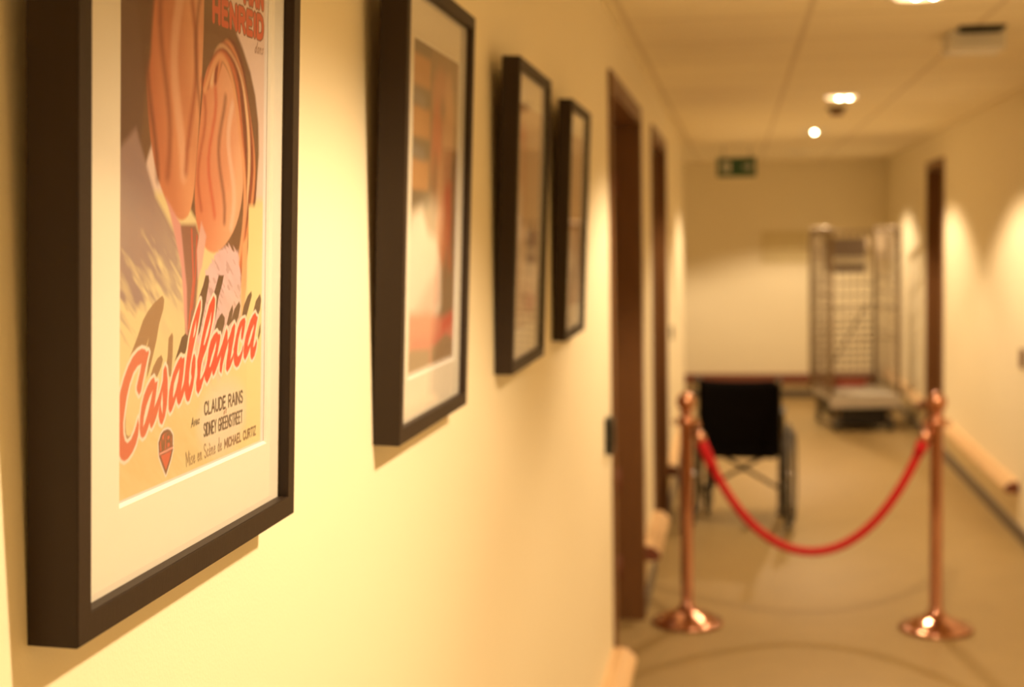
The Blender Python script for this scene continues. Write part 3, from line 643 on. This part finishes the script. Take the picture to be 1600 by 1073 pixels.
# ------------------------------------------------------------------ wheelchair, seen from behind
def wheelchair():
    t = thing('wheelchair', 'folding black wheelchair seen from behind, parked beyond the left rope post', 'wheelchair', (.012, 8.0, 0), (0, 0, math.radians(-5)))
    R_ = .30
    for s in (-1, 1):
        x = s*.272
        bm = bm_new(); n = 56
        tube(bm, [(x, (R_-.013)*math.cos(a), R_+(R_-.013)*math.sin(a)) for a in [k*2*PI/n for k in range(n)]], .0125, 10, closed=True)
        wh = obj('drive_wheel', bm, M['rubber'], t)
        bm = bm_new()
        tube(bm, [(x, (R_-.030)*math.cos(a), R_+(R_-.030)*math.sin(a)) for a in [k*2*PI/n for k in range(n)]], .008, 8, closed=True)
        obj('wheel_rim', bm, M['frame_metal'], wh)
        bm = bm_new()
        for k in range(20):
            a = k*2*PI/20; b = a+(.5 if k % 2 else -.5); xs = x+(.02 if k % 2 else -.02)
            tube(bm, [(xs, .02*math.cos(b), R_+.02*math.sin(b)), (x, (R_-.03)*math.cos(a), R_+(R_-.03)*math.sin(a))], .0013, 5)
        obj('spokes', bm, M['chrome'], wh)
        bm = bm_new(); tube(bm, [(x-.03, 0, R_), (x+.03, 0, R_)], .022, 16); obj('hub', bm, M['chrome'], wh)
        bm = bm_new()
        tube(bm, [(x+s*.030, (R_-.045)*math.cos(a), R_+(R_-.045)*math.sin(a)) for a in [k*2*PI/n for k in range(n)]], .0075, 8, closed=True)
        for k in range(6):
            a = k*PI/3; tube(bm, [(x, (R_-.03)*math.cos(a), R_+(R_-.03)*math.sin(a)), (x+s*.030, (R_-.045)*math.cos(a), R_+(R_-.045)*math.sin(a))], .003, 6)
        obj('hand_rim', bm, M['frame_metal'], wh)
        # side frame
        xf = s*.222
        bm = bm_new()
        tube(bm, [(xf, .05, .16), (xf, .05, .815), (xf, .035, .84), (xf, 0, .847), (xf, -.06, .847)], .011)
        tube(bm, [(xf, .05, .44), (xf, .44, .44), (xf, .47, .42), (xf, .52, .26), (xf, .56, .14)], .011)
        tube(bm, [(xf, .05, .19), (xf, .42, .19)], .011); tube(bm, [(xf, .40, .44), (xf, .40, .17)], .011)
        tube(bm, [(xf, .05, .62), (xf, .34, .62), (xf, .37, .60), (xf, .38, .44)], .010)
        tube(bm, [(s*.245, 0, R_), (xf, 0, R_), (xf, .05, R_)], .012)
        tube(bm, [(xf, .05, .17), (xf, .03, .13), (xf, -.08, .10)], .009)
        obj('side_frame', bm, M['frame_metal'], t)
        bm = bm_new(); tube(bm, [(xf, -.02, .847), (xf, -.125, .847)], [.0155, .016]); tube(bm, [(xf, -.125, .847), (xf, -.13, .847)], .019)
        obj('push_grip', bm, M['rubber'], t)
        bm = bm_new(); tube(bm, [(xf, -.131, .847), (xf, -.136, .847)], [.011, .006]); obj('grip_cap', bm, M['chrome'], t)
        bm = bm_new(); box(bm, xf-.022, xf+.022, .06, .32, .630, .655, .008); obj('arm_pad', bm, M['black'], t)
        bm = bm_new(); box(bm, xf-.004, xf+.004, .06, .38, .45, .61, .003); obj('side_guard', bm, M['nylon'], t)
        # caster
        xc = s*.215
        bm = bm_new(); tube(bm, [(xc, .38+.062*math.cos(a), .075+.062*math.sin(a)) for a in [k*2*PI/24 for k in range(24)]], .0125, 10, closed=True)
        ca = obj('caster_wheel', bm, M['rubber'], t)
        bm = bm_new(); tube(bm, [(xc-.015, .38, .075), (xc+.015, .38, .075)], .05, 24); obj('caster_hub', bm, M['frame_metal'], ca)
        bm = bm_new()
        for q in (-.022, .022): box(bm, xc+q-.003, xc+q+.003, .37, .41, .065, .15)
        box(bm, xc-.025, xc+.025, .37, .43, .145, .155); tube(bm, [(xc, .40, .15), (xc, .40, .20)], .012)
        obj('caster_fork', bm, M['frame_metal'], ca)
        # footrest
        bm = bm_new(); box(bm, s*.20-.006, s*.20+.006, .50, .63, .13, .28, .004); obj('footplate', bm, M['black'], t)
    def sling(name, pts_fn, nu=14, nv=10, th=.006):
        bm = bm_new(); g = [[[bm.verts.new(pts_fn(i/nu*2-1, j/nv, k)) for i in range(nu+1)] for j in range(nv+1)] for k in (0, th)]
        for j in range(nv):
            for i in range(nu):
                bm.faces.new((g[0][j][i], g[0][j][i+1], g[0][j+1][i+1], g[0][j+1][i])).smooth = True
                bm.faces.new((g[1][j][i], g[1][j+1][i], g[1][j+1][i+1], g[1][j][i+1])).smooth = True
        for j in range(nv):
            for i in (0, nu): bm.faces.new((g[0][j][i], g[0][j+1][i], g[1][j+1][i], g[1][j][i]))
        for i in range(nu):
            for j in (0, nv): bm.faces.new((g[0][j][i], g[0][j][i+1], g[1][j][i+1], g[1][j][i]))
        obj(name, bm, M['nylon'], t)
    sling('backrest', lambda u, v, k: (u*.226, .032-k+.03*(1-u*u), .405+v*(.435-.014*(1-u*u))))
    sling('seat', lambda u, v, k: (u*.215, .06+v*.38, .445-k*2-.03*(1-u*u)))
    bm = bm_new(); box(bm, -.20, .20, .02, .034, .395, .445, .004); obj('seat_flap', bm, M['nylon'], t)
    bm = bm_new()
    for y_, s in ((.20, 1), (.225, -1)): tube(bm, [(-.215*s, y_, .19), (.20*s, y_, .425)], .0105)
    tube(bm, [(0, .185, .31), (0, .24, .31)], .016)
    obj('cross_brace', bm, M['frame_metal'], t)
wheelchair()

# ------------------------------------------------------------------ roll cage at the far end
def roll_cage():
    W, D, H, Z = .56, .80, 1.68, .285
    t = thing('roll_cage', 'tall wire roll cage on castors standing against the far right wall', 'roll cage', (.775, 11.98, 0), (0, 0, math.radians(9)))
    bm = bm_new(); box(bm, 0, W, 0, D, Z, Z+.016, .003); box(bm, -.01, W+.01, -.012, .012, Z-.085, Z+.02, .004)
    box(bm, 0, .03, 0, D, Z-.03, Z); box(bm, W-.03, W, 0, D, Z-.03, Z); box(bm, 0, W, D-.03, D, Z-.03, Z)
    obj('deck', bm, M['zinc_pale'], t)
    bm = bm_new(); box(bm, .092, W-.092, .02, D-.16, .05, .255, .01); box(bm, .02, W-.02, .14, D-.15, .125, .255, .01); obj('deck_shade_block', bm, M['black'], t)  # black blocks standing in for the deck's shadow and something dark stored below
    for x in (.055, W-.055):
        for y_ in (.07, D-.07):
            bm = bm_new(); tube(bm, [(x-.016, y_, .055), (x+.016, y_, .055)], .055, 24); cw = obj('castor', bm, M['rubber'], t)
            bm = bm_new()
            for q in (-.022, .022): box(bm, x+q-.003, x+q+.003, y_-.02, y_+.02, .045, .19)
            box(bm, x-.035, x+.035, y_-.035, y_+.035, .185, .254); obj('castor_fork', bm, M['zinc'], cw)
    for s, x in (('l', 0), ('r', W)):
        bm = bm_new()
        tube(bm, [(x, .012, Z), (x, .012, H-.04), (x, .03, H), (x, D-.03, H), (x, D-.012, H-.04), (x, D-.012, Z)], .020)
        for k in range(1, 10): y_ = D*k/10; tube(bm, [(x, y_, Z+.02), (x, y_, H)], .0045, 6)
        for z in (.38, .46, .54, .62, .70, .80, 1.02, 1.14, 1.26, 1.45): tube(bm, [(x, .012, z), (x, D-.012, z)], .007, 6)
        obj('side_panel', bm, M['zinc'], t)
    bm = bm_new()
    tube(bm, [(.012, D-.012, H-.02), (W-.012, D-.012, H-.02)], .011)
    for k in range(1, 9): x = W*k/9; tube(bm, [(x, D-.012, Z+.02), (x, D-.012, H-.02)], .0045, 6)
    for z in (.36, .42, .48, .54, .60, .66, .72, .78, .84, .90, 1.0, 1.10, 1.20, 1.5): tube(bm, [(0, D-.012, z), (W, D-.012, z)], .008, 6)
    tube(bm, [(.10, D-.03, .35), (W-.06, D-.03, 1.05)], .009, 8)
    obj('back_panel', bm, M['zinc'], t)
    bm = bm_new()
    for z in (1.02, .78): tube(bm, [(0, .012, z), (W*.5, .002, z-.012), (W, .012, z)], .006, 8)
    obj('restraining_bar', bm, M['zinc'], t)
    for x in (0, W):
        bm = bm_new(); lathe(bm, [(0, H-.012), (.020, H-.010), (.022, H+.006), (.014, H+.016), (0, H+.018)], (x, .022, 0), 16); obj('corner_cap', bm, M['chrome'], t)
    bm = bm_new(); box(bm, .10, .46, D-.10, D-.05, .302, .36, .008); obj('red_bar', bm, M['redbar'], t)['label'] = 'red plastic bar low at the back of the cage'
    bm = bm_new(); box(bm, .11, .47, D-.040, D-.028, 1.30, 1.60, .004); pn = obj('card_holder', bm, M['lilac'], t); pn['label'] = 'grey card holder on the back panel'
    bm = bm_new(); box(bm, .15, .47, D-.043, D-.0402, 1.37, 1.44); obj('card', bm, M['white'], pn)
M['zinc_pale'] = mat('pale_galvanised', (.58, .53, .45), .5, .2, noise=.1)
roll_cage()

# ------------------------------------------------------------------ signs, detector, vent, plates
def exit_sign():
    x0, x1, z0, z1, y = -.152, .165, 2.125, 2.285, 12.0
    t = thing('exit_sign', 'green hanging exit sign with white running figure and arrow', 'exit sign', ((x0+x1)/2, y, z0))
    w, h = (x1-x0)/2, z1-z0
    bm = bm_new(); box(bm, -w, w, -.012, .012, 0, h, .003); obj('sign_panel', bm, M['green'], t)
    bm = bm_new(); box(bm, -w+.040, -w+.108, -.0142, -.0118, .036, h-.036)
    pd = obj('doorway_symbol', bm, M['signwhite'], t)
    bm = bm_new(); f = -.0146
    box(bm, -w+.056, -w+.066, f, -.0140, .100, .112)
    prism(bm, [(-w+.060, .098), (-w+.080, .092), (-w+.076, .070), (-w+.062, .070)], 'y', f, -.0140)
    prism(bm, [(-w+.064, .070), (-w+.076, .070), (-w+.060, .042), (-w+.050, .044)], 'y', f, -.0140)
    prism(bm, [(-w+.066, .070), (-w+.076, .072), (-w+.092, .052), (-w+.084, .046)], 'y', f, -.0140)
    prism(bm, [(-w+.078, .090), (-w+.098, .084), (-w+.096, .078), (-w+.078, .082)], 'y', f, -.0140)
    obj('running_figure', bm, M['green'], pd)
    bm = bm_new()
    prism(bm, [(w-.105, .072), (w-.062, .072), (w-.062, .052), (w-.030, .080), (w-.062, .108), (w-.062, .088), (w-.105, .088)], 'y', -.0142, -.0118)
    obj('arrow_symbol', bm, M['signwhite'], t)
    for x in (-w*.7, w*.7):
        bm = bm_new(); tube(bm, [(x, 0, h-.004), (x, 0, CEIL-z0)], .004, 8); obj('hanging_rod', bm, M['steelplate'], t)
exit_sign()
t = thing('notice_board', 'olive notice board hanging on the end wall, left of the roll cage', 'notice board', (.481, YE, 1.357))
bm = bm_new(); box(bm, -.227, .227, -.016, 0, 0, .314, .002); obj('board_frame', bm, M['board'], t)
bm = bm_new(); box(bm, -.213, .213, -.0185, -.0155, .014, .30); obj('board_face', bm, M['board'], t)
t = thing('smoke_detector', 'round smoke detector on the ceiling just beyond the two-spot downlight', 'smoke detector', (.575, 8.45, CEIL))
bm = bm_new(); lathe(bm, [(0, 0), (.058, 0), (.058, -.012), (.046, -.018), (0, -.018)]); obj('detector_base', bm, M['steelplate'], t)
bm = bm_new(); lathe(bm, [(0, -.017), (.040, -.018), (.040, -.034), (.030, -.046), (0, -.048)]); obj('detector_head', bm, M['brown'], t)
t = thing('ceiling_vent', 'white box on the ceiling behind a black louvre, upper right of the corridor', 'air vent', (.862, 5.22, CEIL))
bm = bm_new(); box(bm, -.098, .098, .16, .36, -.070, 0, .008); obj('cover', bm, M['white'], t)
bm = bm_new(); box(bm, -.080, .080, .04, .14, -.010, 0, .003); lv = obj('louvre', bm, M['black'], t)
bm = bm_new()
for k in range(4): box(bm, -.07, .07, .052+k*.022, .056+k*.022, -.018, -.009)
obj('louvre_blades', bm, M['black'], lv)
def plate(name, label, cat, side, y, z, w, h, d, m, knob):
    x = XL if side < 0 else XR
    t = thing(name, label, cat, (x, y, z))
    a, b = (0, d) if side < 0 else (-d, 0)
    bm = bm_new(); box(bm, a, b, -w/2, w/2, -h/2, h/2, .002); obj('housing', bm, m, t)
    bm = bm_new(); e = d+.003
    box(bm, *((d-.001, e) if side < 0 else (-e, -d+.001)), -w*.28, w*.28, -h*.28, h*.28, .001); obj(knob, bm, m, t)
plate('card_reader', 'black card reader box on the left wall beside the first door', 'card reader', -1, 4.40, 1.03, .085, .112, .026, M['black'], 'reader_face')
plate('light_switch', 'small grey switch plate on the left wall past the second door', 'light switch', -1, 8.90, 1.045, .085, .085, .014, M['steelplate'], 'rocker')
plate('wall_plate', 'small brown wall plate at the right edge of the photo', 'wall plate', 1, 7.76, .975, .08, .10, .018, M['brown'], 'plate_centre')
bpy.context.view_layer.update()
